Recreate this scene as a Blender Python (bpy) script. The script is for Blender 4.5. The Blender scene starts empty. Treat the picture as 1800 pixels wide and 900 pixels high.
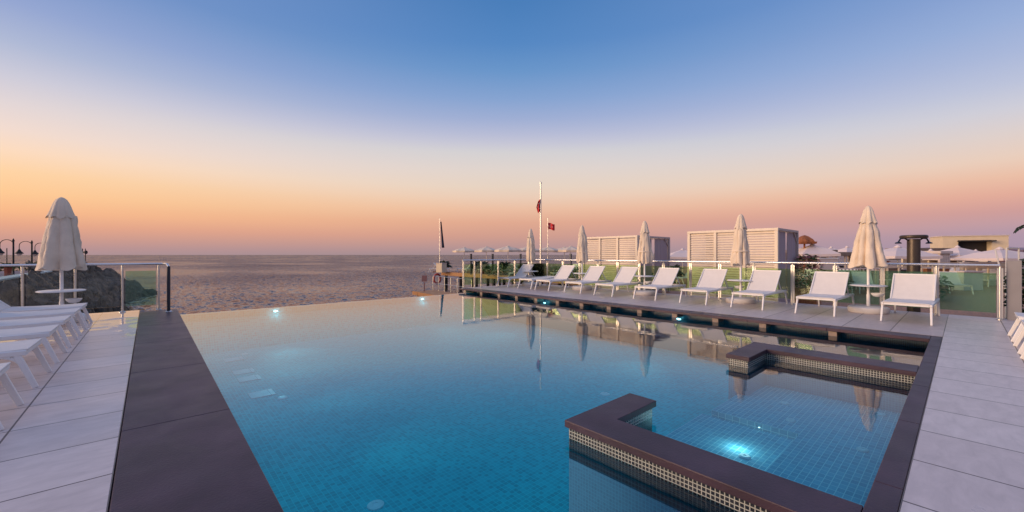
import bpy, math, random
import mathutils.noise as mn
from mathutils import Vector, Matrix
random.seed(7)
R = math.radians
sc = bpy.context.scene
col = sc.collection

# ------------------------------------------------------------------ camera
YAW = R(48.1)                        # view heading measured from +X
FW = (math.cos(YAW), math.sin(YAW)); RT = (math.sin(YAW), -math.cos(YAW))
H = 1.30
cam = bpy.data.cameras.new('camera'); cam.sensor_width = 36; cam.lens = 36 * 712 / 1800
cam.shift_y = -2 / 1800; cam.clip_start = .05; cam.clip_end = 60000
co = bpy.data.objects.new('camera', cam); col.objects.link(co)
co.location = (0, 0, H); co.rotation_euler = (R(90), 0, YAW - R(90))
sc.camera = co

# ------------------------------------------------------------------ sky
def lin(c):
    return tuple((x / 255 / 12.92) if x <= 10 else ((x / 255 + .055) / 1.055) ** 2.4 for x in c)
world = bpy.data.worlds.new('World'); sc.world = world; world.use_nodes = True
wt = world.node_tree; wt.nodes.clear()
def wn(t, **k):
    n = wt.nodes.new(t)
    for a, b in k.items(): setattr(n, a, b)
    return n
def wl(a, b): wt.links.new(a, b)
def wm(op, a, b=None, clamp=False):
    n = wn('ShaderNodeMath', operation=op, use_clamp=clamp)
    for i, v in enumerate((a, b)):
        if v is None: continue
        if isinstance(v, (int, float)): n.inputs[i].default_value = v
        else: wl(v, n.inputs[i])
    return n.outputs[0]
tc = wn('ShaderNodeTexCoord'); sx = wn('ShaderNodeSeparateXYZ'); wl(tc.outputs['Generated'], sx.inputs[0])
dx, dy, dz = sx.outputs
el = wm('MULTIPLY', wm('ARCSINE', dz), 180 / math.pi / 90)          # 0..1 over 0..90 degrees of elevation
fwd = wm('ADD', wm('MULTIPLY', dx, FW[0]), wm('MULTIPLY', dy, FW[1]))
rgt = wm('ADD', wm('MULTIPLY', dx, RT[0]), wm('MULTIPLY', dy, RT[1]))
az = wm('MULTIPLY', wm('ARCTAN2', rgt, fwd), 180 / math.pi / 51.4)
def ramp(stops):
    n = wn('ShaderNodeValToRGB'); cr = n.color_ramp; cr.interpolation = 'LINEAR'
    while len(cr.elements) > 1: cr.elements.remove(cr.elements[-1])
    for i, (e, c) in enumerate(stops):
        p = e / 90
        q = cr.elements[0] if i == 0 else cr.elements.new(p)
        q.position = p; q.color = (*lin(c), 1)
    wl(el, n.inputs[0]); return n.outputs[0]
HI = [(50, (128, 150, 202)), (72, (180, 184, 214)), (90, (188, 188, 214))]
left = ramp([(0, (176, 146, 150)), (.6, (186, 148, 148)), (1.4, (205, 155, 143)), (2.7, (232, 168, 138)), (4.0, (250, 187, 140)), (5.6, (255, 203, 150)), (7.4, (255, 212, 165)), (9.3, (253, 220, 192)), (11.0, (243, 220, 208)),
             (13.2, (228, 215, 215)), (15.6, (206, 204, 218)), (18.4, (176, 186, 214)), (21.5, (150, 167, 210)), (26, (120, 148, 200))] + HI)
cent = ramp([(0, (162, 140, 145)), (1.0, (182, 148, 147)), (2.6, (208, 157, 142)), (4.6, (225, 170, 145)), (6.4, (235, 190, 162)), (8, (235, 204, 182)), (9.5, (231, 211, 194)), (11.9, (224, 212, 205)), (14.2, (212, 209, 211)),
             (15.4, (198, 198, 214)), (16.6, (183, 188, 214)), (18.5, (160, 175, 212)), (21, (135, 164, 209)), (24.4, (106, 150, 202)), (27.6, (86, 136, 195)), (32.2, (74, 126, 186))] + HI)
right = ramp([(0, (166, 147, 168)), (1.8, (177, 151, 168)), (2.7, (192, 156, 164)), (4, (208, 158, 154)), (5.4, (227, 172, 154)), (7, (235, 191, 167)), (8.6, (234, 206, 188)), (10.8, (222, 208, 204)), (12.9, (207, 206, 217)),
             (15, (188, 195, 219)), (17.5, (170, 184, 218)), (20.4, (152, 174, 216)), (23.5, (137, 162, 210)), (28, (118, 150, 204))] + HI)
back = ramp([(0, (150, 140, 165)), (6, (190, 165, 175)), (14, (180, 180, 205)), (30, (140, 160, 205))] + HI)
def mixc(f, a, b):
    n = wn('ShaderNodeMix', data_type='RGBA', clamp_factor=True)
    wl(f, n.inputs[0]); wl(a, n.inputs[6]); wl(b, n.inputs[7]); return n.outputs[2]
c1 = mixc(wm('POWER', wm('MAXIMUM', az, 0), 1.3), cent, right)
c2 = mixc(wm('POWER', wm('MAXIMUM', wm('MULTIPLY', az, -1), 0), 1.3), c1, left)
c3 = mixc(wm('MULTIPLY', wm('SUBTRACT', wm('ABSOLUTE', az), 1.25), .6, clamp=True), c2, back)
bg = wn('ShaderNodeBackground'); wl(c3, bg.inputs[0]); bg.inputs[1].default_value = 1.0
wo = wn('ShaderNodeOutputWorld'); wl(bg.outputs[0], wo.inputs[0])

# low, very soft afterglow from the left horizon
sun = bpy.data.lights.new('sun', 'SUN'); sun.energy = 4.4; sun.angle = R(36); sun.color = (1, .68, .43)
so = bpy.data.objects.new('sun', sun); col.objects.link(so)
sa = YAW + R(103); se = R(7.5)
sd = Vector((math.cos(sa) * math.cos(se), math.sin(sa) * math.cos(se), math.sin(se)))
so.rotation_euler = sd.to_track_quat('Z', 'Y').to_euler()

vs = sc.view_settings; vs.view_transform = 'Standard'; vs.look = 'None'; vs.exposure = 0.0; vs.gamma = 1; vs.use_curve_mapping = False
cy = sc.cycles; cy.use_denoising = True; cy.max_bounces = 8; cy.transparent_max_bounces = 16; cy.caustics_reflective = False; cy.caustics_refractive = False
cy.sample_clamp_indirect = 4

# ------------------------------------------------------------------ helpers
def P(u, Z, z=0.0):
    """ground place seen at photo column u, Z metres ahead of the viewer"""
    r = (u - 900) / 712 * Z
    return Vector((FW[0] * Z + RT[0] * r, FW[1] * Z + RT[1] * r, z))
def zat(v, Z): return H - (v - 448) * Z / 712

class MB:
    def __init__(s): s.v = []; s.f = []
    def add(s, vs_, fs, M=None):
        b = len(s.v)
        for p in vs_: s.v.append(tuple(M @ Vector(p)) if M else tuple(p))
        for f in fs: s.f.append(tuple(b + i for i in f))
        return s
    def box(s, x0, x1, y0, y1, z0, z1, M=None):
        return s.add([(x0, y0, z0), (x1, y0, z0), (x1, y1, z0), (x0, y1, z0), (x0, y0, z1), (x1, y0, z1), (x1, y1, z1), (x0, y1, z1)],
                     [(0, 3, 2, 1), (4, 5, 6, 7), (0, 1, 5, 4), (1, 2, 6, 5), (2, 3, 7, 6), (3, 0, 4, 7)], M)
    def bar(s, p, q, w, h, w2=None, h2=None, up=(0, 0, 1)):
        p = Vector(p); q = Vector(q); d = (q - p).normalized(); up = Vector(up)
        if abs(d.dot(up)) > .98: up = Vector((1, 0, 0))
        a = d.cross(up).normalized(); b = a.cross(d)
        w2 = w if w2 is None else w2; h2 = h if h2 is None else h2
        vv = []
        for c, ww, hh in ((p, w, h), (q, w2, h2)):
            for i, j in ((-1, -1), (1, -1), (1, 1), (-1, 1)): vv.append(c + a * i * ww / 2 + b * j * hh / 2)
        return s.add(vv, [(0, 1, 2, 3), (7, 6, 5, 4), (0, 4, 5, 1), (1, 5, 6, 2), (2, 6, 7, 3), (3, 7, 4, 0)])
    def path(s, pts, r, n=8, r1=None):
        pts = [Vector(p) for p in pts]; N = len(pts); b = len(s.v); a = None
        for i, p in enumerate(pts):
            d = (pts[min(i + 1, N - 1)] - pts[max(i - 1, 0)]).normalized()
            if a is None: a = d.cross(Vector((0, 0, 1)) if abs(d.z) < .9 else Vector((1, 0, 0))).normalized()
            a = (a - d * a.dot(d)).normalized(); c = d.cross(a)
            rr = r if r1 is None else r + (r1 - r) * i / (N - 1)
            for k in range(n):
                t = 2 * math.pi * k / n; s.v.append(tuple(p + (a * math.cos(t) + c * math.sin(t)) * rr))
        for i in range(N - 1):
            for k in range(n):
                k2 = (k + 1) % n; s.f.append((b + i * n + k, b + i * n + k2, b + (i + 1) * n + k2, b + (i + 1) * n + k))
        s.f.append(tuple(b + k for k in reversed(range(n)))); s.f.append(tuple(b + (N - 1) * n + k for k in range(n)))
        return s
    def lathe(s, prof, n=24, c=(0, 0, 0), fold=None):
        b = len(s.v); m = len(prof)
        for i, (r, z) in enumerate(prof):
            for k in range(n):
                t = 2 * math.pi * k / n; rr = r if fold is None else fold(r, z, t, i)
                s.v.append((c[0] + rr * math.cos(t), c[1] + rr * math.sin(t), c[2] + z))
        for i in range(m - 1):
            for k in range(n):
                k2 = (k + 1) % n; s.f.append((b + i * n + k, b + i * n + k2, b + (i + 1) * n + k2, b + (i + 1) * n + k))
        s.f.append(tuple(b + k for k in reversed(range(n)))); s.f.append(tuple(b + (m - 1) * n + k for k in range(n)))
        return s
    def leaf(s, p, d, L, w, bend=.25):
        p = Vector(p); d = Vector(d).normalized(); a = d.cross(Vector((0, 0, 1)))
        a = a.normalized() if a.length > .01 else Vector((1, 0, 0)); t = random.uniform(-.6, .6)
        a = (a * math.cos(t) + d.cross(a) * math.sin(t))
        m = p + d * L * .5; q = p + d * L - Vector((0, 0, bend * L))
        b = len(s.v); s.v += [tuple(p), tuple(m + a * w), tuple(q), tuple(m - a * w)]
        s.f.append((b, b + 1, b + 2, b + 3)); return s
    def build(s, name, mat, parent=None, loc=None, rot=None, smooth=False, bevel=0, kind=None):
        me = bpy.data.meshes.new(name); me.from_pydata([tuple(v) for v in s.v], [], s.f); me.update()
        uv = me.uv_layers.new(name='UVMap')
        for p in me.polygons:
            n = p.normal; ax = max(range(3), key=lambda i: abs(n[i]))
            for li in p.loop_indices:
                c = me.vertices[me.loops[li].vertex_index].co
                uv.data[li].uv = (c.x, c.y) if ax == 2 else ((c.y, c.z) if ax == 0 else (c.x, c.z))
        if smooth:
            me.polygons.foreach_set('use_smooth', [True] * len(me.polygons)); me.set_sharp_from_angle(angle=R(40))
        for m in (mat if isinstance(mat, (list, tuple)) else [mat]): me.materials.append(m)
        o = bpy.data.objects.new(name, me); col.objects.link(o)
        if parent: o.parent = parent
        if loc: o.location = loc
        if rot: o.rotation_euler = rot
        if bevel:
            bv = o.modifiers.new('bevel', 'BEVEL'); bv.width = bevel; bv.segments = 2; bv.limit_method = 'ANGLE'
        if kind: o['kind'] = kind
        return o

def tag(o, label, cat, group=None):
    o['label'] = label; o['category'] = cat
    if group: o['group'] = group
    return o
def empty(name, loc, rz=0, label=None, cat=None, group=None):
    o = bpy.data.objects.new(name, None); col.objects.link(o); o.location = loc; o.rotation_euler = (0, 0, rz)
    if label: tag(o, label, cat, group)
    return o
def copy_tree(o, parent=None):
    c = o.copy(); col.objects.link(c); c.parent = parent
    for ch in list(o.children): copy_tree(ch, c)
    return c
def place(proto, loc, rz, label, group, scale=None):
    o = proto if not proto.get('_used') else copy_tree(proto)
    proto['_used'] = 1
    o.location = loc; o.rotation_euler = (0, 0, rz); o['label'] = label; o['group'] = group
    if scale: o.scale = (scale,) * 3
    return o

# ------------------------------------------------------------------ materials
def mat(name, c, rough=.5, metal=0, noise=None, bump=None, coat=0, spec=.5):
    """c: linear base colour; noise=(scale, amount, stretch) mottles it; bump=(scale, strength)"""
    m = bpy.data.materials.new(name); m.use_nodes = True; nt = m.node_tree; b = nt.nodes['Principled BSDF']
    b.inputs['Base Color'].default_value = (*c, 1); b.inputs['Roughness'].default_value = rough; b.inputs['Metallic'].default_value = metal
    b.inputs['Specular IOR Level'].default_value = spec; b.inputs['Coat Weight'].default_value = coat
    tcn = nt.nodes.new('ShaderNodeTexCoord')
    if noise:
        mp = nt.nodes.new('ShaderNodeMapping'); mp.inputs['Scale'].default_value = noise[2] if len(noise) > 2 else (1, 1, 1)
        nt.links.new(tcn.outputs['Object'], mp.inputs[0])
        nz = nt.nodes.new('ShaderNodeTexNoise'); nz.inputs['Scale'].default_value = noise[0]; nz.inputs['Detail'].default_value = 6; nz.inputs['Roughness'].default_value = .62
        nt.links.new(mp.outputs[0], nz.inputs['Vector'])
        mx = nt.nodes.new('ShaderNodeMix'); mx.data_type = 'RGBA'; a = noise[1]
        mx.inputs[6].default_value = (*[max(0, x * (1 - a)) for x in c], 1); mx.inputs[7].default_value = (*[min(1, x * (1 + a)) for x in c], 1)
        rp = nt.nodes.new('ShaderNodeMapRange'); rp.inputs[1].default_value = .3; rp.inputs[2].default_value = .7
        nt.links.new(nz.outputs[0], rp.inputs[0]); nt.links.new(rp.outputs[0], mx.inputs[0]); nt.links.new(mx.outputs[2], b.inputs['Base Color'])
    if bump:
        nb = nt.nodes.new('ShaderNodeTexNoise'); nb.inputs['Scale'].default_value = bump[0]; nb.inputs['Detail'].default_value = 5
        nt.links.new(tcn.outputs['Object'], nb.inputs['Vector'])
        bn = nt.nodes.new('ShaderNodeBump'); bn.inputs['Strength'].default_value = bump[1]; bn.inputs['Distance'].default_value = .02
        nt.links.new(nb.outputs[0], bn.inputs['Height']); nt.links.new(bn.outputs[0], b.inputs['Normal'])
    return m

def tiles(name, c1, c2, grout, sx_, sy_, gap, ox=0, oy=0, rough=.35, wet=None, streak=0, bias=0, offset=0):
    m = bpy.data.materials.new(name); m.use_nodes = True; nt = m.node_tree; b = nt.nodes['Principled BSDF']
    N = nt.nodes.new; L = nt.links.new
    uv = N('ShaderNodeUVMap'); mp = N('ShaderNodeMapping'); mp.inputs['Location'].default_value = (-ox, -oy, 0); L(uv.outputs[0], mp.inputs[0])
    br = N('ShaderNodeTexBrick'); br.offset = offset; br.squash = 1; br.inputs['Scale'].default_value = 1
    br.inputs['Color1'].default_value = (*c1, 1); br.inputs['Color2'].default_value = (*c2, 1); br.inputs['Mortar'].default_value = (*grout, 1)
    br.inputs['Mortar Size'].default_value = gap / 2; br.inputs['Mortar Smooth'].default_value = .1; br.inputs['Bias'].default_value = bias
    br.inputs['Brick Width'].default_value = sx_; br.inputs['Row Height'].default_value = sy_
    L(mp.outputs[0], br.inputs['Vector'])
    out = br.outputs['Color']
    if streak:
        ob = N('ShaderNodeTexCoord'); m2 = N('ShaderNodeMapping'); m2.inputs['Scale'].default_value = (1, 2.6, 1); L(ob.outputs['Object'], m2.inputs[0])
        nz = N('ShaderNodeTexNoise'); nz.inputs['Scale'].default_value = 4.2; nz.inputs['Detail'].default_value = 10; nz.inputs['Roughness'].default_value = .66; nz.inputs['Distortion'].default_value = .4
        L(m2.outputs[0], nz.inputs['Vector'])
        rp = N('ShaderNodeMapRange'); rp.inputs[1].default_value = .3; rp.inputs[2].default_value = .7; rp.inputs[3].default_value = 1 - streak; rp.inputs[4].default_value = 1 + streak * .6
        L(nz.outputs[0], rp.inputs[0])
        mu = N('ShaderNodeVectorMath'); mu.operation = 'SCALE'; L(out, mu.inputs[0]); L(rp.outputs[0], mu.inputs['Scale']); out = mu.outputs[0]
    L(out, b.inputs['Base Color']); b.inputs['Roughness'].default_value = rough
    bp = N('ShaderNodeBump'); bp.inputs['Strength'].default_value = .35; bp.inputs['Distance'].default_value = .003; bp.invert = True
    L(br.outputs['Fac'], bp.inputs['Height']); L(bp.outputs[0], b.inputs['Normal'])
    if wet:
        ob = N('ShaderNodeTexCoord'); n2 = N('ShaderNodeTexNoise'); n2.inputs['Scale'].default_value = 1.7; n2.inputs['Detail'].default_value = 5; n2.inputs['Distortion'].default_value = 1.2
        L(ob.outputs['Object'], n2.inputs['Vector'])
        s_ = N('ShaderNodeSeparateXYZ'); L(ob.outputs['Object'], s_.inputs[0])
        a = N('ShaderNodeMapRange'); a.inputs[1].default_value = wet[1]; a.inputs[2].default_value = wet[2]; a.inputs[3].default_value = -.14; a.inputs[4].default_value = .30
        L(s_.outputs[wet[0]], a.inputs[0])
        ad = N('ShaderNodeMath'); ad.operation = 'ADD'; L(n2.outputs[0], ad.inputs[0]); L(a.outputs[0], ad.inputs[1])
        r2 = N('ShaderNodeMapRange'); r2.inputs[1].default_value = .58; r2.inputs[2].default_value = .64; r2.inputs[3].default_value = rough; r2.inputs[4].default_value = .06
        L(ad.outputs[0], r2.inputs[0]); L(r2.outputs[0], b.inputs['Roughness'])
    return m

M = {}
M['white'] = mat('white_powder_coat', (.74, .73, .72), .35)
M['sling'] = mat('white_sling_fabric', (.70, .67, .64), .8, noise=(5, .04), bump=(400, .15))
M['canvas'] = mat('cream_canvas', (.70, .58, .45), .85, noise=(2.5, .13), bump=(30, .25))
M['canvas_w'] = mat('white_canvas', (.68, .58, .56), .85)
M['steel'] = mat('brushed_steel', (.62, .60, .55), .28, .85)
M['steelrail'] = mat('polished_rail', (.72, .72, .72), .22, .8)
M['darksteel'] = mat('dark_steel', (.03, .035, .05), .3, .6)
M['coping'] = mat('dark_slate_coping', (.050, .027, .043), .45, noise=(1.6, .45), bump=(60, .12), spec=.35)
def wear(m, lo, hi, sc_):
    nt = m.node_tree; n = nt.nodes.new('ShaderNodeTexNoise'); n.inputs['Scale'].default_value = sc_; n.inputs['Detail'].default_value = 7; n.inputs['Distortion'].default_value = .8
    t = nt.nodes.new('ShaderNodeTexCoord'); nt.links.new(t.outputs['Object'], n.inputs['Vector'])
    r_ = nt.nodes.new('ShaderNodeMapRange'); r_.inputs[1].default_value = .35; r_.inputs[2].default_value = .65; r_.inputs[3].default_value = lo; r_.inputs[4].default_value = hi
    nt.links.new(n.outputs[0], r_.inputs[0]); nt.links.new(r_.outputs[0], nt.nodes['Principled BSDF'].inputs['Roughness'])
wear(M['coping'], .42, .48, 3)
M['louvre'] = mat('cream_painted_wood', (.80, .68, .54), .6, noise=(6, .05, (1, 1, .2)))
M['greywood'] = mat('grey_painted_frame', (.50, .42, .39), .6)
M['curtain'] = mat('mauve_grey_curtain', (.50, .41, .43), .9)
M['boards'] = mat('brown_boards', (.36, .15, .065), .6, noise=(4, .35, (1, 9, 1)))
M['orange_wood'] = mat('orange_timber', (.36, .17, .06), .6, noise=(4, .3, (1, 9, 1)))
M['pile'] = mat('black_piles', (.012, .012, .014), .7)
M['green'] = mat('leaf_green', (.07, .12, .03), .6, noise=(9, .6))
M['darkgreen'] = mat('palm_green', (.018, .035, .015), .6, noise=(9, .5))
M['flower'] = mat('pink_flowers', (.60, .25, .24), .7, noise=(12, .6))
M['cream'] = mat('cream_plaster', (.66, .55, .40), .8, noise=(1.5, .06))
M['pale'] = mat('pale_plaster', (.62, .53, .49), .8, noise=(1.5, .07))
M['dark'] = mat('dark_opening', (.018, .014, .013), .5)
M['bronze'] = mat('bronze_metal', (.085, .065, .05), .38, .4)
M['thatch'] = mat('brown_thatch', (.26, .09, .035), .9, noise=(14, .5), bump=(30, .5))
M['taupe'] = mat('taupe_roof', (.24, .18, .14), .8, noise=(2, .15))
M['red'] = mat('red_cloth', (.62, .02, .025), .8)
M['redring'] = mat('red_plastic', (.5, .06, .05), .4)
M['navy'] = mat('navy_cloth', (.022, .032, .075), .8)
M['pillar'] = mat('grey_render', (.26, .245, .25), .8, noise=(3, .06))
M['stonecap'] = mat('pale_green_stone_cap', (.40, .50, .48), .6, noise=(4, .1))
M['terra'] = mat('terracotta', (.25, .07, .04), .8)
M['lampglass'] = mat('frosted_glass', (.6, .55, .5), .4)
M['inlet'] = mat('white_inlet_plastic', (.80, .92, .95), .4)
M['joist'] = mat('pale_joist', (.30, .22, .17), .7, noise=(20, .2))

M['pave_l'] = tiles('grey_porcelain_paving_by_pool', (.56, .485, .47), (.65, .57, .555), (.10, .075, .07), .61, .655, .013, -.155, 3.38 - .655 * 9, .34, wet=(1, 7.5, 12.2), streak=.16)
M['pave_r'] = tiles('grey_porcelain_paving_walkway', (.57, .49, .475), (.65, .575, .56), (.10, .075, .07), .65, .71, .013, 2.97, .22, .36, wet=(0, 15, 30), streak=.16)
M['pave_d'] = tiles('grey_porcelain_paving_deck', (.48, .40, .38), (.56, .48, .45), (.12, .09, .08), 3.3, .64, .014, 9.4, .20, .42, streak=.14)
M['mosaic'] = tiles('blue_glass_mosaic', (.002, .45, .53), (.008, .66, .74), (.03, .78, .84), .05, .05, .006, rough=.75, offset=0)
M['mosaic_spa'] = tiles('blue_glass_mosaic_bench', (.10, .44, .58), (.17, .58, .72), (.55, .85, .90), .075, .05, .007, rough=.75)
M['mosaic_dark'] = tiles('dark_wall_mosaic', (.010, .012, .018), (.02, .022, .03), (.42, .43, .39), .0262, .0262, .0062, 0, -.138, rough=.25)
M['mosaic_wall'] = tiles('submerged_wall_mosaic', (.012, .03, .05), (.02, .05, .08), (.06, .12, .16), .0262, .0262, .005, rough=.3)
M['mosaic_sky_reflection'] = tiles('sky_reflection_tinted_mosaic', (.78, .38, .46), (.86, .46, .54), (.92, .58, .64), .0262, .0262, .005, rough=.6)  # lavender of the sky mirrored in the water, painted into the tile colour
M['mosaic_wallblue'] = tiles('pool_wall_mosaic', (.01, .10, .19), (.02, .16, .27), (.06, .26, .36), .05, .05, .006, rough=.75)
M['seawall'] = mat('seawall_concrete', (.09, .07, .06), .85, noise=(1.5, .3), bump=(8, .5))

def water_mat():
    m = bpy.data.materials.new('pool_water'); m.use_nodes = True; nt = m.node_tree; nt.nodes.clear(); N = nt.nodes.new; L = nt.links.new
    o = N('ShaderNodeOutputMaterial'); mx = N('ShaderNodeMixShader'); tr = N('ShaderNodeBsdfTransparent'); gl = N('ShaderNodeBsdfGlossy'); fr = N('ShaderNodeFresnel')
    tr.inputs[0].default_value = (.50, .96, 1, 1); gl.inputs['Roughness'].default_value = .0; gl.inputs[0].default_value = (1, 1, 1, 1); fr.inputs[0].default_value = 1.37
    t = N('ShaderNodeTexCoord'); nz = N('ShaderNodeTexNoise'); nz.inputs['Scale'].default_value = 5; nz.inputs['Detail'].default_value = 4; L(t.outputs['Object'], nz.inputs['Vector'])
    b = N('ShaderNodeBump'); b.inputs['Strength'].default_value = .05; b.inputs['Distance'].default_value = .02; L(nz.outputs[0], b.inputs['Height'])
    L(b.outputs[0], gl.inputs['Normal']); L(b.outputs[0], fr.inputs['Normal'])
    L(fr.outputs[0], mx.inputs[0]); L(tr.outputs[0], mx.inputs[1]); L(gl.outputs[0], mx.inputs[2]); L(mx.outputs[0], o.inputs[0]); return m
M['water'] = water_mat()

def glass_mat(name, tint, milk, milkc):
    m = bpy.data.materials.new(name); m.use_nodes = True; nt = m.node_tree; nt.nodes.clear(); N = nt.nodes.new; L = nt.links.new
    o = N('ShaderNodeOutputMaterial'); mx = N('ShaderNodeMixShader'); m2 = N('ShaderNodeMixShader'); tr = N('ShaderNodeBsdfTransparent'); gl = N('ShaderNodeBsdfGlossy'); fr = N('ShaderNodeFresnel'); df = N('ShaderNodeBsdfDiffuse')
    tr.inputs[0].default_value = (*tint, 1); gl.inputs['Roughness'].default_value = .03; fr.inputs[0].default_value = 1.45; df.inputs[0].default_value = (*milkc, 1)
    t = N('ShaderNodeTexCoord'); nz = N('ShaderNodeTexNoise'); nz.inputs['Scale'].default_value = 2; nz.inputs['Detail'].default_value = 6; L(t.outputs['Object'], nz.inputs['Vector'])
    r = N('ShaderNodeMapRange'); r.inputs[1].default_value = .3; r.inputs[2].default_value = .7; r.inputs[3].default_value = milk * .6; r.inputs[4].default_value = milk * 1.4; L(nz.outputs[0], r.inputs[0])
    L(r.outputs[0], m2.inputs[0]); L(tr.outputs[0], m2.inputs[1]); L(df.outputs[0], m2.inputs[2])
    L(fr.outputs[0], mx.inputs[0]); L(m2.outputs[0], mx.inputs[1]); L(gl.outputs[0], mx.inputs[2]); L(mx.outputs[0], o.inputs[0]); return m
M['glass'] = glass_mat('green_glass', (.80, .93, .68), .02, (.45, .62, .38))
M['glass_sea'] = glass_mat('sea_green_glass', (.74, .92, .80), .05, (.35, .6, .45))
M['glass_clear'] = glass_mat('clear_glass', (.95, .97, .95), .02, (.5, .6, .5))
M['glass_deep'] = glass_mat('deep_green_glass', (.70, .87, .74), .20, (.17, .36, .24))

def emit(name, c, s):
    m = bpy.data.materials.new(name); m.use_nodes = True; b = m.node_tree.nodes['Principled BSDF']
    b.inputs['Base Color'].default_value = (*c, 1); b.inputs['Emission Color'].default_value = (*c, 1); b.inputs['Emission Strength'].default_value = s; return m
M['lens'] = emit('lit_pool_lens', (.85, .96, 1), 4)

def sea_mat():
    m = bpy.data.materials.new('sea_water'); m.use_nodes = True; nt = m.node_tree; b = nt.nodes['Principled BSDF']; N = nt.nodes.new; L = nt.links.new
    nt.nodes.remove(b)
    b = N('ShaderNodeBsdfGlossy'); b.inputs[0].default_value = (.56, .535, .53, 1); b.inputs['Roughness'].default_value = .12
    df = N('ShaderNodeBsdfDiffuse'); df.inputs[0].default_value = (.045, .042, .06, 1); ms = N('ShaderNodeMixShader'); ms.inputs[0].default_value = .88
    L(df.outputs[0], ms.inputs[1]); L(b.outputs[0], ms.inputs[2]); L(ms.outputs[0], nt.nodes['Material Output'].inputs[0])
    t = N('ShaderNodeTexCoord')
    mp = N('ShaderNodeMapping'); mp.inputs['Rotation'].default_value = (0, 0, R(-35)); mp.inputs['Scale'].default_value = (1, .5, 1); L(t.outputs['Object'], mp.inputs[0])
    def nz(sc_, det, ro):
        n = N('ShaderNodeTexNoise'); n.inputs['Scale'].default_value = sc_; n.inputs['Detail'].default_value = det; n.inputs['Roughness'].default_value = ro; L(mp.outputs[0], n.inputs['Vector']); return n
    def vm(op, a, b):
        n = N('ShaderNodeVectorMath'); n.operation = op
        for i, v in enumerate((a, b)):
            if isinstance(v, tuple): n.inputs[i].default_value = v
            else: L(v, n.inputs[i])
        return n.outputs[0]
    a = vm('SUBTRACT', nz(5.5, 9, .75).outputs['Color'], (.5, .5, .5)); c = vm('SUBTRACT', nz(1.7, 4, .6).outputs['Color'], (.5, .5, .5))
    pt = nz(.035, 5, .6); rp = N('ShaderNodeMapRange'); rp.inputs[1].default_value = .40; rp.inputs[2].default_value = .62; rp.inputs[3].default_value = .4; rp.inputs[4].default_value = 1.7; L(pt.outputs[0], rp.inputs[0])
    sm = vm('ADD', vm('MULTIPLY', a, (3.2, 3.2, 0)), vm('MULTIPLY', c, (2.6, 2.6, 0)))
    scl = N('ShaderNodeVectorMath'); scl.operation = 'SCALE'; L(sm, scl.inputs[0]); L(rp.outputs[0], scl.inputs['Scale'])
    nn = N('ShaderNodeVectorMath'); nn.operation = 'NORMALIZE'; L(vm('ADD', scl.outputs[0], (0, 0, 1)), nn.inputs[0]); L(nn.outputs[0], b.inputs['Normal'])
    fr = N('ShaderNodeFresnel'); fr.inputs[0].default_value = 1.33; L(nn.outputs[0], fr.inputs['Normal'])
    mr = N('ShaderNodeMapRange'); mr.inputs[1].default_value = .03; mr.inputs[2].default_value = .50; mr.inputs[3].default_value = .18; mr.inputs[4].default_value = .92; L(fr.outputs[0], mr.inputs[0]); L(mr.outputs[0], ms.inputs[0])
    return m
M['sea'] = sea_mat()

# ------------------------------------------------------------------ sea, ground
MB().box(-30000, 30000, -30000, 30000, -2.3, -2.0).build('sea', M['sea'], kind='structure')

W = -.14                             # pool water level
MB().box(-9, -.156, -6, 12.95, -.12, 0).build('left_paving', M['pave_l'], kind='structure')
MB().box(-.156, 13.0, -9, .22, -.12, 0).build('walkway_paving', M['pave_r'], kind='structure')
MB().box(9.4, 13.0, .222, 13.15, -.05, 0).build('sun_deck_paving', M['pave_d'], kind='structure')
sw = MB()
sw.box(-9, -.16, -8.9, 12.9, -2.6, -.122); sw.box(9.44, 12.98, .25, 13.1, -2.6, -.052); sw.box(-.1, 12.9, -8.9, .2, -2.6, -.122)
sw.build('seawall_footing', M['seawall'], kind='structure')

# ------------------------------------------------------------------ pool
pool = empty('swimming_pool', (0, 0, 0), 0, 'large infinity pool of blue mosaic with dark slate coping, in front of the sea', 'pool')
FZ = -1.0
MB().box(.48, 9.42, .3, 12.6, FZ - .15, FZ).build('floor', M['mosaic'], pool)
w_ = MB(); w_.box(.30, .53, .36, 12.44, FZ, -.062); w_.build('wall', M['mosaic_wallblue'], pool)
w_ = MB(); w_.box(.30, 9.42, 12.44, 12.60, FZ, W - .006); w_.build('wall', M['mosaic'], pool)
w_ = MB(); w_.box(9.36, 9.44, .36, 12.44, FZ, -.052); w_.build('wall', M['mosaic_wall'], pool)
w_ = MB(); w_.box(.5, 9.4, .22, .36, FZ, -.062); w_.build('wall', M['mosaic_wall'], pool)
MB().add([(.53, 11.7, FZ), (9.36, 11.7, FZ), (.53, 12.438, FZ), (9.36, 12.438, FZ), (.53, 12.438, -.30), (9.36, 12.438, -.30)], [(0, 1, 5, 4), (0, 4, 2), (1, 3, 5), (2, 4, 5, 3), (0, 2, 3, 1)]).build('added_light_cove', M['mosaic'], pool)  # sloped fill added so the far wall catches more sky light
c_ = MB()
y = .224
while y < 12.5:
    y2 = min(y + 1.96, 12.62); c_.box(-.15, .512, y, y2 - .003, -.06, 0); y = y2
c_.build('coping', M['coping'], pool, bevel=.006)
c_ = MB(); x = .515
while x < 9.39:
    x2 = min(x + 1.3, 9.397); c_.box(x, x2 - .003, .223, .345, -.06, -.001); x = x2
c_.build('coping', M['coping'], pool, bevel=.005)
c_ = MB(); y = .349
while y < 13.1:
    y2 = min(y + 1.28, 13.15); c_.box(9.0, 9.396, y, y2 - .003, -.055, -.001); y = y2
c_.build('coping', M['coping'], pool, bevel=.005)
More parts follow.
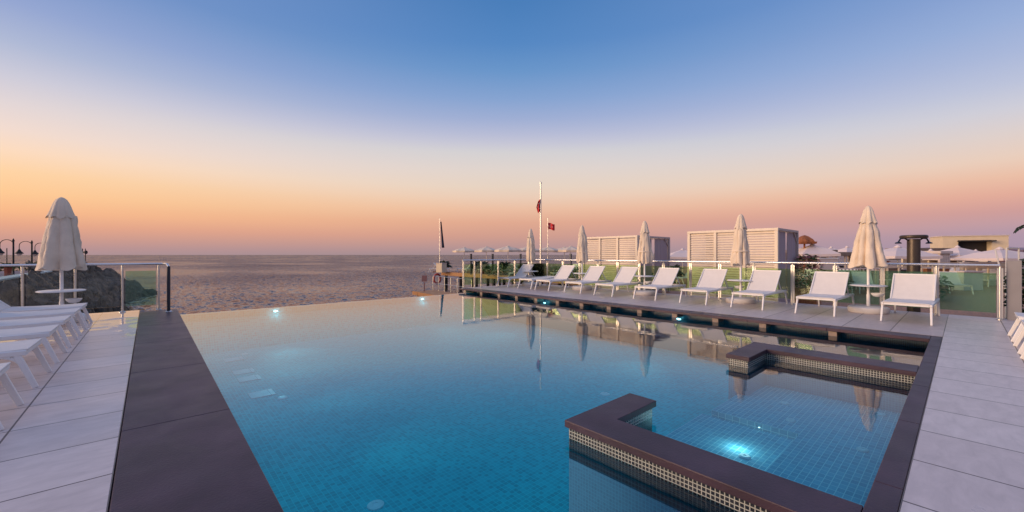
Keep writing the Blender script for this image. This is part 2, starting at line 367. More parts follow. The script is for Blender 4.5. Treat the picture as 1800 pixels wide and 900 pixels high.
for yy in (12.75, 11.75, 10.75, 9.85, 8.95, 8.05, 7.15, 6.25, 5.35, 4.45, 3.55, 2.65, 1.55):
    MB().box(9.03, 9.34, yy - .06, yy + .06, -.14, -.057).build('bracket', M['joist'], pool)
def disc(r=.075, t=.02):
    return MB().lathe([(r, 0), (r, t * .5), (r * .8, t), (r * .3, t), (r * .25, t * .6)], 20)
for (x, y) in [(1.55, 3.6), (5.6, 3.95), (1.6, 7.3), (5.8, 7.6), (1.65, 11.1), (6.0, 11.4), (8.2, 7.6), (8.3, 11.4)]:
    disc(.075).build('inlet', M['inlet'], pool, loc=(x, y, FZ), smooth=True)
M['grate'] = tiles('pale_grate', (.62, .86, .92), (.66, .9, .95), (.15, .40, .5), .3, .05, .008, rough=.5)
for yy in (10.69, 9.45, 8.85, 7.74):
    MB().box(1.22, 1.56, yy - .17, yy + .17, FZ, FZ + .012).build('drain_grate', M['grate'], pool)

def lamp(parent, x, y, z, nx, ny, power, r=.09, colr=(.35, .85, 1), off=.16, spot=0):
    a = math.atan2(ny, nx)
    sq = (.42, 1, 1)
    o = MB().lathe([(r * 1.25, 0), (r * 1.25, .012), (r * 1.05, .02)], 24).build('lamp_ring', M['steel'], parent, loc=(x, y, z), rot=(0, R(90), a), smooth=True)
    MB().lathe([(r, .0), (r, .022), (r * .6, .034)], 24).build('lens', M['lens'], o, smooth=True)
    o.scale = sq
    l = bpy.data.lights.new('pool_light', 'SPOT' if spot else 'POINT'); l.energy = power; l.color = colr; l.shadow_soft_size = .15 if not spot else .08
    lo = bpy.data.objects.new('pool_light', l); col.objects.link(lo); lo.location = (x + nx * off, y + ny * off, z)
    if spot:
        l.spot_size = R(spot); l.spot_blend = 1; lo.rotation_euler = Vector((-nx, -ny, .10)).to_track_quat('Z', 'Y').to_euler()
        g = bpy.data.lights.new('lens_glow', 'POINT'); g.energy = 1.0; g.color = colr; g.shadow_soft_size = .04
        go = bpy.data.objects.new('lens_glow', g); col.objects.link(go); go.location = (x + nx * .12, y + ny * .12, z)
for (x, y, nx, ny) in [(2.56, 12.44, 0, -1), (7.0, 12.44, 0, -1), (9.36, 8.86, -1, 0), (9.36, 4.5, -1, 0)]:
    lamp(pool, x, y, -.22, nx, ny, 60, .055, spot=62)
for (x, y, nx, ny) in [(.53, 11.0, 1, 0), (.53, 8.8, 1, 0), (.53, 6.6, 1, 0), (.53, 4.4, 1, 0), (.53, 2.2, 1, 0)]:  # unseen left-wall lamps, extra ones added to spread light over the floor
    lamp(pool, x, y, -.30, nx, ny, 26, spot=64)

MB().add([(.50, .34, W), (9.37, .34, W), (9.37, 12.60, W), (.50, 12.60, W)], [(0, 1, 2, 3)]).build('pool_water', M['water'], kind='structure')

# spa walls
def lwall(name, label, rects, arms, zt=0.0):
    t = empty(name, (0, 0, 0), 0, label, 'spa wall', 'dark-capped mosaic walls of the spa')
    c = MB(); pts = rects; n = len(pts)
    c.add([(x, y, zt - .055) for x, y in pts] + [(x, y, zt) for x, y in pts],
          [tuple(reversed(range(n))), tuple(range(n, 2 * n))] + [(i, (i + 1) % n, n + (i + 1) % n, n + i) for i in range(n)])
    c.build('coping', M['coping'], t, bevel=.005)
    b = MB(); w = MB()
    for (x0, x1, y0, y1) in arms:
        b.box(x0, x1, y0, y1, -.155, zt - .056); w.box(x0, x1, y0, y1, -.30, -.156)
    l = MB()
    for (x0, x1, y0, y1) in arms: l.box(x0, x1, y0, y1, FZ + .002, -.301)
    l.build('lower_wall', M['mosaic_sky_reflection'], t)  # below the coping's mirror image the wall takes the painted sky reflection
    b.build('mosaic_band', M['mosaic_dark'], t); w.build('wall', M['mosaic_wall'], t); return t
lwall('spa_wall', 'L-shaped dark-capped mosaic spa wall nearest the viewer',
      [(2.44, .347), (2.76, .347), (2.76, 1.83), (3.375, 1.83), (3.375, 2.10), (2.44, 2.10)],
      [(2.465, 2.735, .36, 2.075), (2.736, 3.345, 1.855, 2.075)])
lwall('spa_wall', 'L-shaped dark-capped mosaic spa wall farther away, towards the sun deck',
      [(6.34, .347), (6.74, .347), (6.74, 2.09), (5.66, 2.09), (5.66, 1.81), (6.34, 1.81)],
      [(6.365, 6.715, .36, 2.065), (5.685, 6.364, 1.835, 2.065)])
BZ = -.50
spa = empty('spa_bench', (0, 0, 0), 0, 'submerged spa bench and step of pale-grouted blue mosaic, inside the two spa walls', 'spa bench')
b = MB(); b.box(4.86, 6.36, .44, 1.95, FZ + .002, BZ); b.box(2.74, 4.859, .44, 1.10, FZ + .002, BZ); b.build('bench', M['mosaic_spa'], spa)
MB().box(2.74, 6.36, .362, .438, FZ + .002, BZ + .01).build('bench_edge', mat('smooth_blue_edge', (.05, .20, .32), .3), spa)
MB().box(2.74, 4.858, 1.101, 2.06, FZ + .002, -.57).build('step', M['mosaic_spa'], spa)
for (x, y) in [(4.1, 1.35)]:
    disc(.05).build('inlet', M['inlet'], spa, loc=(x, y, -.57), smooth=True)
for (x, y) in [(5.18, 1.25), (5.72, 1.44), (4.89, .62), (6.13, .62)]:
    disc(.045).build('inlet', M['inlet'], spa, loc=(x, y, BZ), smooth=True)
lamp(spa, 4.855, 1.45, -.535, -1, 0, 3.2, .008, (.85, .97, 1), .62)

# ------------------------------------------------------------------ sun loungers
def make_lounger(flat=False, wood=None):
    root = empty('sun_lounger', (0, 0, 0)); root['category'] = 'sun lounger'
    fm = MB()
    for s in (-1, 1):
        fm.box(.05, 1.86, s * .335 - .02, s * .335 + .02, .325, .375)
    fm.box(.05, .09, -.315, .315, .325, .37); fm.box(1.80, 1.84, -.315, .315, .325, .37); fm.box(.95, .98, -.315, .315, .325, .35)
    fm.build('frame', M['white'], root, bevel=.008)
    for s in (-1, 1):
        for xa, xb, k in ((.11, -.01, 1), (1.78, 1.92, -1)):
            g = MB(); g.bar((xa, s * .335, .335), (xb, s * .345, 0), .050, .034, .042, .030, up=(0, 1, 0))
            pts = []
            for i in range(7):
                t = i / 6 * math.pi / 2
                pts.append((xa + k * (.02 + .16 * (1 - math.cos(t))) - k * .06, s * .335, .18 + .15 * math.sin(t)))
            for a_, b_ in zip(pts, pts[1:]): g.bar(a_, b_, .03, .028, up=(0, 1, 0))
            g.build('leg', M['white'], root, bevel=.005)
    seat = MB(); N_ = 8
    xs = [.04 + (.93) * i / N_ for i in range(N_ + 1)]
    zz = [.388 - .014 * math.sin(math.pi * i / N_) for i in range(N_ + 1)]
    def slab(mb, pts, hw, th):
        n = len(pts)
        vs_ = []
        for (x, z) in pts: vs_ += [(x, -hw, z), (x, hw, z), (x, hw, z - th), (x, -hw, z - th)]
        fs = []
        for i in range(n - 1):
            a = i * 4
            for k in range(4): fs.append((a + k, a + (k + 1) % 4, a + 4 + (k + 1) % 4, a + 4 + k))
        fs.append((3, 2, 1, 0)); fs.append((n * 4 - 4, n * 4 - 3, n * 4 - 2, n * 4 - 1)); mb.add(vs_, fs)
    slab(seat, list(zip(xs, zz)), .325, .016)
    seat.build('seat', M['sling'], root, bevel=.004)
    a = R(3) if flat else R(46); Lb = .70
    bk = MB(); slab(bk, [(.985 + Lb * t * math.cos(a) + .012 * math.sin(math.pi * t) * math.sin(a), .384 + Lb * t * math.sin(a) - .012 * math.sin(math.pi * t)) for t in [i / 6 for i in range(7)]], .315, .014)
    bo = bk.build('backrest', M['sling'], root, bevel=.004)
    f2 = MB()
    for s in (-1, 1): f2.bar((.985, s * .318, .378), (.985 + Lb * math.cos(a), s * .318, .378 + Lb * math.sin(a)), .026, .03)
    f2.bar((.985 + Lb * math.cos(a), -.33, .378 + Lb * math.sin(a)), (.985 + Lb * math.cos(a), .33, .378 + Lb * math.sin(a)), .03, .03)
    f2.build('back_frame', M['white'], bo, bevel=.005)
    if not flat:
        for s in (-1, 1):
            s2 = MB(); s2.bar((.985 + .45 * math.cos(a), s * .29, .375 + .45 * math.sin(a)), (1.62, s * .29, .345), .018, .022)
            s2.build('back_support', M['white'], root)
    return root
lg = make_lounger(); lg_flat = make_lounger(flat=True)
ordn = ['', 'rightmost', 'second from the right', 'third from the right', 'fourth from the right', 'fifth from the right', 'sixth from the right', 'seventh from the right', 'eighth from the right', 'ninth from the right', 'leftmost']
ys = [.735, 2.15, 3.485, 4.77, 6.17, 7.60, 8.86, 10.28, 11.215, 12.52]
for i, yy in enumerate(ys, 1):
    flat = i == 9
    lab = ('white sun lounger lying flat, ninth from the right in the row facing the pool' if flat else
           'white sun lounger with raised back, %s in the row facing the pool' % ordn[i])
    place(lg_flat if flat else lg, (10.70 + random.uniform(-.02, .02), yy, 0), random.uniform(-.035, .035), lab, 'white sun loungers in the row facing the pool')
pos = [('nearest the viewer', 5.10), ('second nearest the viewer', 6.42), ('third nearest the viewer', 7.62), ('third farthest from the viewer', 8.72), ('second farthest from the viewer', 9.86), ('farthest, beside the parasol', 10.86)]
for n_, yy in pos:
    place(lg, (-.83, yy, 0), math.pi + random.uniform(-.01, .01), 'white sun lounger on the left paving, %s' % n_, 'white sun loungers on the left paving')
for n_, xx in (('nearest the grey pillar', 9.95), ('second from the grey pillar', 8.85), ('third from the grey pillar', 7.78)):
    place(lg, (xx, -.50, 0), -math.pi / 2, 'white sun lounger at the right edge, %s' % n_, 'white sun loungers at the right edge')

# ------------------------------------------------------------------ closed parasols
def make_parasol(loc, rb, label, seed, tied=True, top=2.41, low=1.04, rv=.14):
    rnd = random.Random(seed)
    root = empty('closed_parasol', loc, rnd.uniform(0, 6), label, 'parasol', 'closed cream parasols')
    b = MB().lathe([(.34, 0), (.36, .02), (.37, .09), (.36, .12), (.33, .135), (.06, .145)], 36); b.build('base', M['sling'], root, smooth=True)
    MB().lathe([(.035, .12), (.035, .40), (.026, .42), (.026, 1.0), (.024, top - .03)], 14).build('pole', M['white'], root, smooth=True)
    MB().lathe([(.02, .585), (.31, .59), (.33, .60), (.33, .612), (.31, .62), (.02, .622)], 36).build('table_top', M['white'], root, smooth=True)
    bw = MB().lathe([(.02, 0), (.07, .012), (.105, .05), (.12, .085), (.112, .085), (.09, .05), (.03, .02)], 22); bw.build('bowl', M['white'], root, loc=(-.16 * (1), -.0, .36), smooth=True)
    bpy.data.objects[root.name].children[-1].rotation_euler = (0, 0, 0)
    z0 = 2.06; k = 8; ph = [rnd.uniform(-.25, .25) for _ in range(k)]; am = [rnd.uniform(.6, 1.2) for _ in range(k)]
    def fold(r, z, t, i):
        q = t / (2 * math.pi) * k; j = int(q) % k; f = q - int(q) + .0
        tt = max(0, min(1, (z0 - z) / (z0 - low)))
        c = abs(math.sin(math.pi * (q + .5 * ph[j] * math.sin(math.pi * f))))
        d = (.09 + .30 * tt) if tied else (.12 + .34 * tt)
        sec = .10 * math.sin(2 * t + seed) * tt + .05 * math.sin(5 * t + seed * 2) * tt
        return r * (1 + sec) * (1 - d * am[j] * (1 - c ** .55))
    prof = []
    for i in range(19):
        t = i / 18; z = low + (z0 - low) * t
        if tied: r = rv * .8 + (rb - rv * .8) * (1 - t) ** .62 * (1 - .22 * max(0, .12 - t) / .12)
        else: r = rv * .86 + (rb - rv * .86) * (1 - t) ** .95
        prof.append((r, z + (0 if i else 0)))
    cn = MB().lathe(prof, 96, fold=fold)
    for i in range(96):                                    # uneven hem
        x_, y_, z_ = cn.v[i]; t = math.atan2(y_, x_)
        cn.v[i] = (x_, y_, z_ + .035 * math.sin(4 * t + seed) + .02 * math.sin(9 * t))
    for i in range(96, len(cn.v)):                         # loose, uneven cloth
        v_ = Vector(cn.v[i]); n_ = mn.fractal(Vector((v_.x * 7 + seed, v_.y * 7, v_.z * 2.2)), .7, 2.1, 4) * .03 + mn.fractal(Vector((v_.x * 2.5, v_.y * 2.5 + seed, v_.z * .9)), .7, 2.1, 2) * .03
        d_ = Vector((v_.x, v_.y, 0)).normalized() if v_.xy.length > 0 else Vector(); cn.v[i] = tuple(v_ + d_ * n_)
    c = cn.build('canopy', M['canvas'], root, smooth=True)
    if tied:
        zt_ = low + .36; rt = rb * .90; MB().lathe([(rt * .93, zt_ - .02), (rt * .97, zt_), (rt * .93, zt_ + .02)], 40, fold=lambda r, z, t, i: r * (1 + .03 * math.sin(6 * t + seed))).build('tie_strap', M['canvas'], c, smooth=True)
    vt = MB().lathe([(rv * 1.10, 2.015), (rv * 1.0, 2.06), (rv * .84, 2.14), (rv * .72, 2.22), (rv * .58, 2.30), (rv * .40, 2.365), (rv * .2, 2.40), (.004, 2.415)], 64,
                    fold=lambda r, z, t, i: r * (1 - (.26 if i < 2 else .14 if i < 5 else .05) * (1 - abs(math.sin(4 * t + seed)) ** .6) + .05 * math.sin(2 * t + seed) + .03 * math.sin(7 * t)))
    for q in range(64):
        x_, y_, z_ = vt.v[q]; t = math.atan2(y_, x_); vt.v[q] = (x_, y_, z_ + .022 * math.sin(8 * t + seed) + .015 * math.sin(3 * t))
    vt.build('valance', M['canvas'], c, smooth=True)
    return root
make_parasol((12.14, 1.44, 0), .355, 'largest closed cream parasol of the right row, between the two rightmost loungers', 3, tied=False, rv=.155)
make_parasol((12.0, 4.05, 0), .235, 'closed cream parasol in front of the larger slatted cabana', 5)
make_parasol((12.05, 6.95, 0), .255, 'closed cream parasol at the right corner of the farther cabana', 8)
make_parasol((12.10, 9.55, 0), .24, 'closed cream parasol at the left edge of the farther cabana', 11)
make_parasol((12.05, 12.25, 0), .215, 'small closed cream parasol beside the tall flagpole, leftmost of the right row', 14)
make_parasol((-1.25, 11.63, 0), .375, 'closed cream parasol behind the left loungers', 17, tied=False, rv=.195)

# ------------------------------------------------------------------ glass fences
RH = 1.09
def fence(name, label, pts, posts, panels, deep=(), clear=(), mat_post='steel'):
    t = empty(name, (pts[0][0], pts[0][1], 0), 0, label, 'glass fence', 'green glass fences with steel rails'); o = Vector((pts[0][0], pts[0][1], 0))
    rl = MB(); rl.path([Vector((x, y, RH)) - o for x, y in pts], .026, 10); rl.build('rail', M['steelrail'], t, smooth=True)
    for (x, y) in posts:
        q = MB(); q.lathe([(.022, 0), (.022, RH - .03)], 10, c=(x - o.x, y - o.y, 0)); q.box(x - o.x - .012, x - o.x + .012, y - o.y - .04, y - o.y + .04, .02, RH - .06)
        q.lathe([(.06, 0), (.06, .012), (.03, .03)], 16, c=(x - o.x, y - o.y, 0)); q.build('post', M[mat_post], t, smooth=True)
    for i, (a, b) in enumerate(panels):
        a = Vector((*a, 0)) - o; b = Vector((*b, 0)) - o; d = (b - a).normalized(); a2 = a + d * .05; b2 = b - d * .05
        MB().bar((a2.x, a2.y, .53), (b2.x, b2.y, .53), .01, .80).build('glass_panel', M['glass_sea' if len(clear) and i == 0 else 'glass_deep' if i in deep else 'glass_clear' if i in clear else 'glass'], t)
    return t
fx = 12.7
py = [-.49, .39, 1.26, 2.13, 3.02, 3.94, 4.86, 5.74, 6.64, 7.53, 8.40, 9.27, 10.15, 11.02, 11.89, 12.85]
fence('glass_fence', 'long green glass fence behind the row of loungers', [(fx, -.49), (fx, 12.9)], [(fx, y) for y in py],
      [((fx, a), (fx, b)) for a, b in zip(py, py[1:])], deep=(0, 1, 2))
px_ = [9.08, 9.62, 9.95, 10.85, 11.78, 12.62]
fence('glass_fence', 'short green glass fence at the far end of the sun deck', [(9.05, 12.95), (12.66, 12.95)], [(x, 12.95) for x in px_],
      [((a, 12.95), (b, 12.95)) for a, b in zip(px_, px_[1:])])
lp = [.18, -.44, -1.17, -1.90, -2.63, -3.36]
fence('glass_fence', 'green glass fence at the end of the left paving', [(.25, 12.72), (-3.5, 12.72)], [(x, 12.72) for x in lp],
      [((a, 12.72), (b, 12.72)) for a, b in zip(lp, lp[1:])][:1] + [((a, 12.72), (b, 12.72)) for a, b in zip(lp[1:], lp[2:])], clear=(1, 2, 3, 4))
t = empty('handrail_post', (.34, 12.1, 0), 0, 'dark upright handrail post at the far end of the left coping', 'handrail')
q = MB(); q.lathe([(.032, 0), (.032, 1.03)], 12); q.build('post', M['darksteel'], t, smooth=True)
MB().lathe([(.07, 0), (.07, .012), (.04, .03)], 16).build('foot', M['steelrail'], t, smooth=True)
q = MB(); q.path([(-.09, .6, 1.08), (-.06, .4, 1.09), (-.02, .1, 1.085), (0, 0, 1.03)], .024, 10); q.build('rail', M['steelrail'], t, smooth=True)
tag(MB().box(12.80, 13.02, -.77, -.585, 0, 1.19).build('grey_pillar', M['pillar'], bevel=.006), 'grey rendered pillar at the right end of the glass fence', 'pillar')

# ------------------------------------------------------------------ beach terrace
TZ = -.35
tr = MB(); tr.box(13.03, 21, -45, 12.2, TZ - .15, TZ); tr.box(21, 60, -45, 33.5, TZ - .152, TZ - .002)
terrace = tr.build('beach_terrace', M['boards'], kind='structure')
for yy in [33.2 - 2.4 * i for i in range(9)]:
    for xx in (21.3, 24.5, 28):
        MB().lathe([(.14, 0), (.14, 1.9)], 10).build('pile', M['pile'], terrace, loc=(xx, yy, -2.35), smooth=True)
e = MB(); e.box(20.95, 21, 12.2, 33.5, TZ - .3, TZ + .02); e.box(20.95, 60, 33.5, 33.55, TZ - .3, TZ + .02); e.build('edge_beam', M['orange_wood'], terrace)

def cabana(x0, x1, y0, y1, z0, z1, label):
    t = empty('slatted_cabana', (x0, y0, z0), 0, label, 'cabana', 'cream slatted cabanas behind the fence'); h = z1 - z0; LX = x1 - x0; LY = y1 - y0
    n = 3
    for i in range(n):
        a = LY * i / n; b = LY * (i + 1) / n; p = MB()
        k = int((h - .085) / .082)
        for j in range(k):
            z = .11 + j * .082; p.add([(-.02, a + .05, z), (.03, a + .05, z + .058), (.03, b - .05, z + .058), (-.02, b - .05, z), (-.028, a + .05, z + .008), (.022, a + .05, z + .07), (.022, b - .05, z + .07), (-.028, b - .05, z + .008)],
                                     [(0, 1, 2, 3), (7, 6, 5, 4), (0, 4, 5, 1), (3, 2, 6, 7), (1, 5, 6, 2), (0, 3, 7, 4)])
        p.build('louvre_panel', M['louvre'], t)
    f = MB()
    for i in range(n + 1): f.box(-.05, .06, LY * i / n - .045, LY * i / n + .045, 0, h)
    f.box(-.055, .065, -.05, LY + .05, h + .002, h + .08)
    f.box(-.05, .06, 0.046, LY - .046, .02, .09)
    f.build('front_frame', M['louvre'], t, bevel=.004)
    g = MB()
    for yy in (0, LY): g.box(LX - .05, LX + .05, yy - .05, yy + .05, 0, h); g.box(.066, LX + .05, yy - .048, yy + .048, h + .002, h + .078)
    g.box(LX - .05, LX + .05, .05, LY - .05, h + .002, h + .078)
    for i in range(1, 6): g.box(LX * i / 6 - .03, LX * i / 6 + .03, .05, LY - .05, h + .01, h + .07)
    g.bar((LX, 0, h - .35), (LX - .35, 0, h), .05, .05); g.build('roof_frame', M['greywood'], t, bevel=.004)
    def curtain(xa, xb, yy):
        m = MB(); nn = 40; vs_ = []; fs = []
        for i in range(nn + 1):
            x = xa + (xb - xa) * i / nn; d = .035 * math.sin(i * 1.25) + .015 * math.sin(i * .5)
            vs_ += [(x, yy + d, .05), (x, yy + d * .5, h - .01), (x, yy + d + .006, .05), (x, yy + d * .5 + .006, h - .01)]
        for i in range(nn): a = 4 * i; fs += [(a, a + 4, a + 5, a + 1), (a + 2, a + 3, a + 7, a + 6)]
        m.add(vs_, fs).build('curtain', M['curtain'], t, smooth=True)
    curtain(.08, LX * .46, .03); curtain(LX * .56, LX * .97, .03); curtain(LX * .6, LX * .97, LY - .03)
    MB().box(.4, LX - .1, .3, LY - .3, .1, .45).build('day_bed', M['sling'], t, bevel=.03)
    return t
cabana(14.5, 16.75, 3.87, 6.6, TZ, 2.06, 'larger cream slatted cabana, between the two rightmost closed parasols')
cabana(14.5, 17.1, 8.7, 11.35, TZ, 2.0, 'farther cream slatted cabana with mauve curtains, left of the larger cabana')

# open parasols
def make_open(n=8, hw=1.32, rise=.36, val=.17, ph=2.12, m='canvas', name='open_parasol'):
    root = empty(name, (0, 0, 0)); root['category'] = 'parasol'
    c = MB(); b = []
    rings = [(hw, 0), (hw * .55, rise * .55), (.16, rise * .92)]
    for (r, z) in rings:
        for k in range(n * 2):
            t = math.pi * k / n; rr = r if k % 2 == 0 else r * math.cos(math.pi / n) * .985
            b.append((rr * math.cos(t), rr * math.sin(t), ph + z - (.0 if k % 2 == 0 else .02 * r)))
    q = n * 2; fs = []
    for i in range(len(rings) - 1):
        for k in range(q): fs.append((i * q + k, i * q + (k + 1) % q, (i + 1) * q + (k + 1) % q, (i + 1) * q + k))
    fs.append(tuple((len(rings) - 1) * q + k for k in range(q)))
    c.add(b, fs)
    lo = [(x, y, z - val) for x, y, z in b[:q]]
    c.add(b[:q] + lo, [(k, q + k, q + (k + 1) % q, (k + 1) % q) for k in range(q)])
    co_ = c.build('canopy', M[m], root)
    s_ = co_.modifiers.new('thickness', 'SOLIDIFY'); s_.thickness = .012
    MB().lathe([(.2, ph + rise * .92), (.14, ph + rise * 1.05), (.02, ph + rise * 1.2)], 8).build('vent_cap', M[m], co_)
    MB().lathe([(.026, 0), (.026, ph + rise)], 8).build('pole', M['white'], root)
    r_ = MB()
    for k in range(n):
        t = 2 * math.pi * k / n; r_.path([(0, 0, ph + rise * .8), (hw * .97 * math.cos(t), hw * .97 * math.sin(t), ph - .02)], .01, 4)
    r_.build('ribs', M['white'], root)
    return root
op = make_open()
rowspots = [(816, 46, 'leftmost of the open parasols over the pier, nearest the navy flag'), (855, 42, 'second from the left over the pier'), (893, 39, 'third from the left over the pier'), (928, 41, 'just left of the small closed parasol'),
            (963, 42, 'below the waving red flag'), (992, 44, 'right of the waving red flag'), (1003, 40, 'beside the second closed parasol')]
for u, Z, l in rowspots:
    zc = zat(443, Z)
    o = place(op, (*P(u, Z)[:2], TZ), random.uniform(0, .7), 'open cream beach parasol, ' + l, 'open beach parasols over the pier')
op4 = make_open(n=4, hw=1.9, rise=.62, val=.16, ph=1.95, m='canvas_w')
big = [(1200, 27, .8, 'between the two slatted cabanas', .8), (1428, 24, .9, 'right beside the larger cabana', .72), (1461, 34, .9, 'small and far, under the sky left of the largest closed parasol', .72), (1489, 32, .9, 'just left of the largest closed parasol', .66),
       (1578, 22, .83, 'large, directly left of the shower column', .88), (1636, 30, .8, 'low, right of the shower column', .62), (1683, 25, .85, 'in front of the cream pavilion on its left', .70), (1757, 20.5, .78, 'large, in front of the cream pavilion on its right', .82),
       (1715, 33, .8, 'far, in the middle under the pavilion opening', .6), (1545, 36, .8, 'far, right behind the largest closed parasol', .7)]
for u, Z, ph_, l, s in big:
    o = place(op4, (*P(u, Z)[:2], TZ), YAW + R(45 + random.uniform(-12, 12)), 'open white square parasol, ' + l, 'open white parasols on the beach terrace', scale=1)
    o.scale = (s, s, ph_ * .98)

# flags
def flagpole(loc, h, r, label, flagbuild, cat='flagpole'):
    t = empty('flagpole', loc, 0, label, 'flagpole'); MB().lathe([(r * 1.3, 0), (r, h * .5), (r * .8, h - .02), (r * 1.4, h - .02), (r * 1.4, h + .03), (.004, h + .07)], 12).build('pole', M['steel' if h > 4.5 else 'white'], t, smooth=True)
    flagbuild(t, h); return t
def cloth(name, parent, m, pts_fn, nu=14, nv=10, marks=True):
    vs_ = [pts_fn(i / nu, j / nv) for j in range(nv + 1) for i in range(nu + 1)]
    fs = [(j * (nu + 1) + i, j * (nu + 1) + i + 1, (j + 1) * (nu + 1) + i + 1, (j + 1) * (nu + 1) + i) for j in range(nv) for i in range(nu)]
    o = MB().add(vs_, fs).build(name, m, parent, smooth=True); s_ = o.modifiers.new('thickness', 'SOLIDIFY'); s_.thickness = .008; s_.offset = 0
    if marks:
        def onf(x, y, off):
            p = Vector(pts_fn(x, y)); a = Vector(pts_fn(x + .01, y)) - p; b = Vector(pts_fn(x, y + .01)) - p; n = a.cross(b).normalized(); return p + n * off
        for sgn in (-1, 1):
            mk = MB(); cx, cy_, r0 = .36, .5, .25; n = 18; asp = .62
            outer = [(cx + r0 * asp * math.cos(t), cy_ + r0 * math.sin(t)) for t in [R(38) + (R(322) - R(38)) * i / n for i in range(n + 1)]]
            inner = [(cx + .055 + r0 * .78 * asp * math.cos(t), cy_ + r0 * .78 * math.sin(t)) for t in [R(52) + (R(308) - R(52)) * i / n for i in range(n + 1)]]
            mk.add([onf(*q, .010 * sgn) for q in outer] + [onf(*q, .010 * sgn) for q in inner], [(i, i + 1, n + 2 + i, n + 1 + i) for i in range(n)])
            st = []
            for i in range(10):
                rr = .13 if i % 2 == 0 else .05; t = math.pi + i * math.pi / 5; st.append(onf(.60 + rr * asp * math.cos(t), .5 + rr * math.sin(t), .010 * sgn))
            mk.add(st, [tuple(range(10))]); mk.build('crescent_and_star', M['canvas_w'], o)
    return o
RV = Vector((RT[0], RT[1], 0)); FV = Vector((FW[0], FW[1], 0))
Zp = 18.8; p0 = P(950.5, Zp, TZ); hp = zat(322, Zp) - TZ
def f1(t, h):      # limp red flag hanging on the left of the pole
    ht = zat(350, Zp) - TZ; hb = zat(371, Zp) - TZ
    cloth('flag', t, M['red'], lambda x, y: tuple(RV * (-.03 - .17 * x * (1 - .45 * abs(2 * y - 1.0))) + FV * (.05 * math.sin(8 * x + 3 * y)) + Vector((0, 0, hb + (ht - hb) * y - .10 * x))), marks=True)
    MB().bar(tuple(RV * .02 + Vector((0, 0, zat(335, Zp) - TZ))), tuple(RV * .02 + Vector((0, 0, zat(450, Zp) - TZ))), .02, .02).build('halyard', M['darksteel'], t)
flagpole(p0, hp, .038, 'tall steel flagpole with a limp red flag, behind the leftmost lounger', f1)
Zq = 40.0
def f2(t, h):
    zt_ = zat(392, Zq) - TZ; zb_ = zat(403, Zq) - TZ
    cloth('flag', t, M['red'], lambda x, y: tuple(RV * (.04 + .64 * x) + FV * (.10 * math.sin(7 * x)) + Vector((0, 0, zb_ + (zt_ - zb_) * y - .10 * x + .05 * math.sin(6 * x)))))
flagpole(P(963, Zq, TZ), zat(384, Zq) - TZ, .035, 'thin pole flying a small waving red flag with white crescent, over the open parasols', f2)
Zr = 42.0
def f3(t, h):
    zt_ = zat(387, Zr) - TZ; zb_ = zat(433, Zr) - TZ
    cloth('flag', t, M['navy'], lambda x, y: tuple(RV * (.05 + (.26 * x) * (1 - .45 * y) + .16 * (1 - y)) + FV * (.08 * math.sin(9 * x + 2 * y)) + Vector((0, 0, zb_ + (zt_ - zb_) * y))), marks=False)
flagpole(P(773, Zr, -.5), zat(385, Zr) + .5, .035, 'thin pole with a limp navy flag at the seaward end of the pier', f3)

# pier furniture
def lbl(o, l, c, g=None): return tag(o, l, c, g)
def bush(name, loc, r, h, mats, label, cat, pot=None, n=260, size=.12, z0=0, spiky=False):
    t = empty(name, loc, 0, label, cat)
    for mi, (m, frac) in enumerate(mats):
        f = MB()
        for _ in range(int(n * frac)):
            a = random.uniform(0, 6.283); rr = r * math.sqrt(random.random()); z = z0 + random.random() * h
            k = math.sqrt(max(0, 1 - ((z - z0) / h * 2 - 1) ** 2)) * .75 + .3
            if spiky: el_ = random.uniform(.0, 1.2); f.leaf((0, 0, z0), (math.cos(a) * math.cos(el_), math.sin(a) * math.cos(el_), math.sin(el_)), h * random.uniform(.7, 1.1), size * .3, .35)
            else: f.leaf((rr * k * math.cos(a), rr * k * math.sin(a), z), (math.cos(a), math.sin(a), random.uniform(-.4, .9)), size * random.uniform(.6, 1.4), size * .32)
        f.build('foliage' if mi == 0 else 'flowers', M[m], t)
    if pot: MB().lathe([(pot * .75, 0), (pot, z0 * .9), (pot * 1.05, z0), (pot * .9, z0), (pot * .85, z0 - .05)], 18).build('pot', M['terra' if pot < .3 else 'cream'], t, smooth=True)
    return t
for u, Z, l in ((840, 37, 'dark spiky potted palm on the pier, left of the third parasol'), (848, 35, 'dark spiky potted palm on the pier, under the second parasol'), (887, 34, 'small dark spiky plant on the pier, below the third open parasol'), (781, 41.5, 'dark spiky plant beside the navy flag'), (1180, 24, 'dark potted plant between the cabanas')):
    bush('potted_palm', P(u, Z, TZ), .4, 1.0, [('darkgreen', 1)], l, 'plant', .22, 60, .5, .55, True)
for i, (u, Z, l) in enumerate([(828, 34, 'first'), (866, 34, 'second'), (915, 34, 'third'), (1152, 26, 'fourth'), (1003, 30, 'fifth')]):
    t = empty('bollard_lamp', P(u, Z, TZ), 0, 'slim black lamp post on the pier, %s from the left' % ('rightmost' if l == 'fourth' else l if l != 'fifth' else 'fourth') if l != 'fourth' else 'slim black lamp post seen inside the farther cabana', 'lamp post', 'slim black lamp posts on the pier')
    MB().box(-.06, .06, -.06, .06, 0, zat(447, Z) - TZ).build('post', M['darksteel'], t); MB().box(-.08, .08, -.08, .08, zat(447, Z) - TZ, zat(447, Z) - TZ + .04).build('cap', M['darksteel'], t)
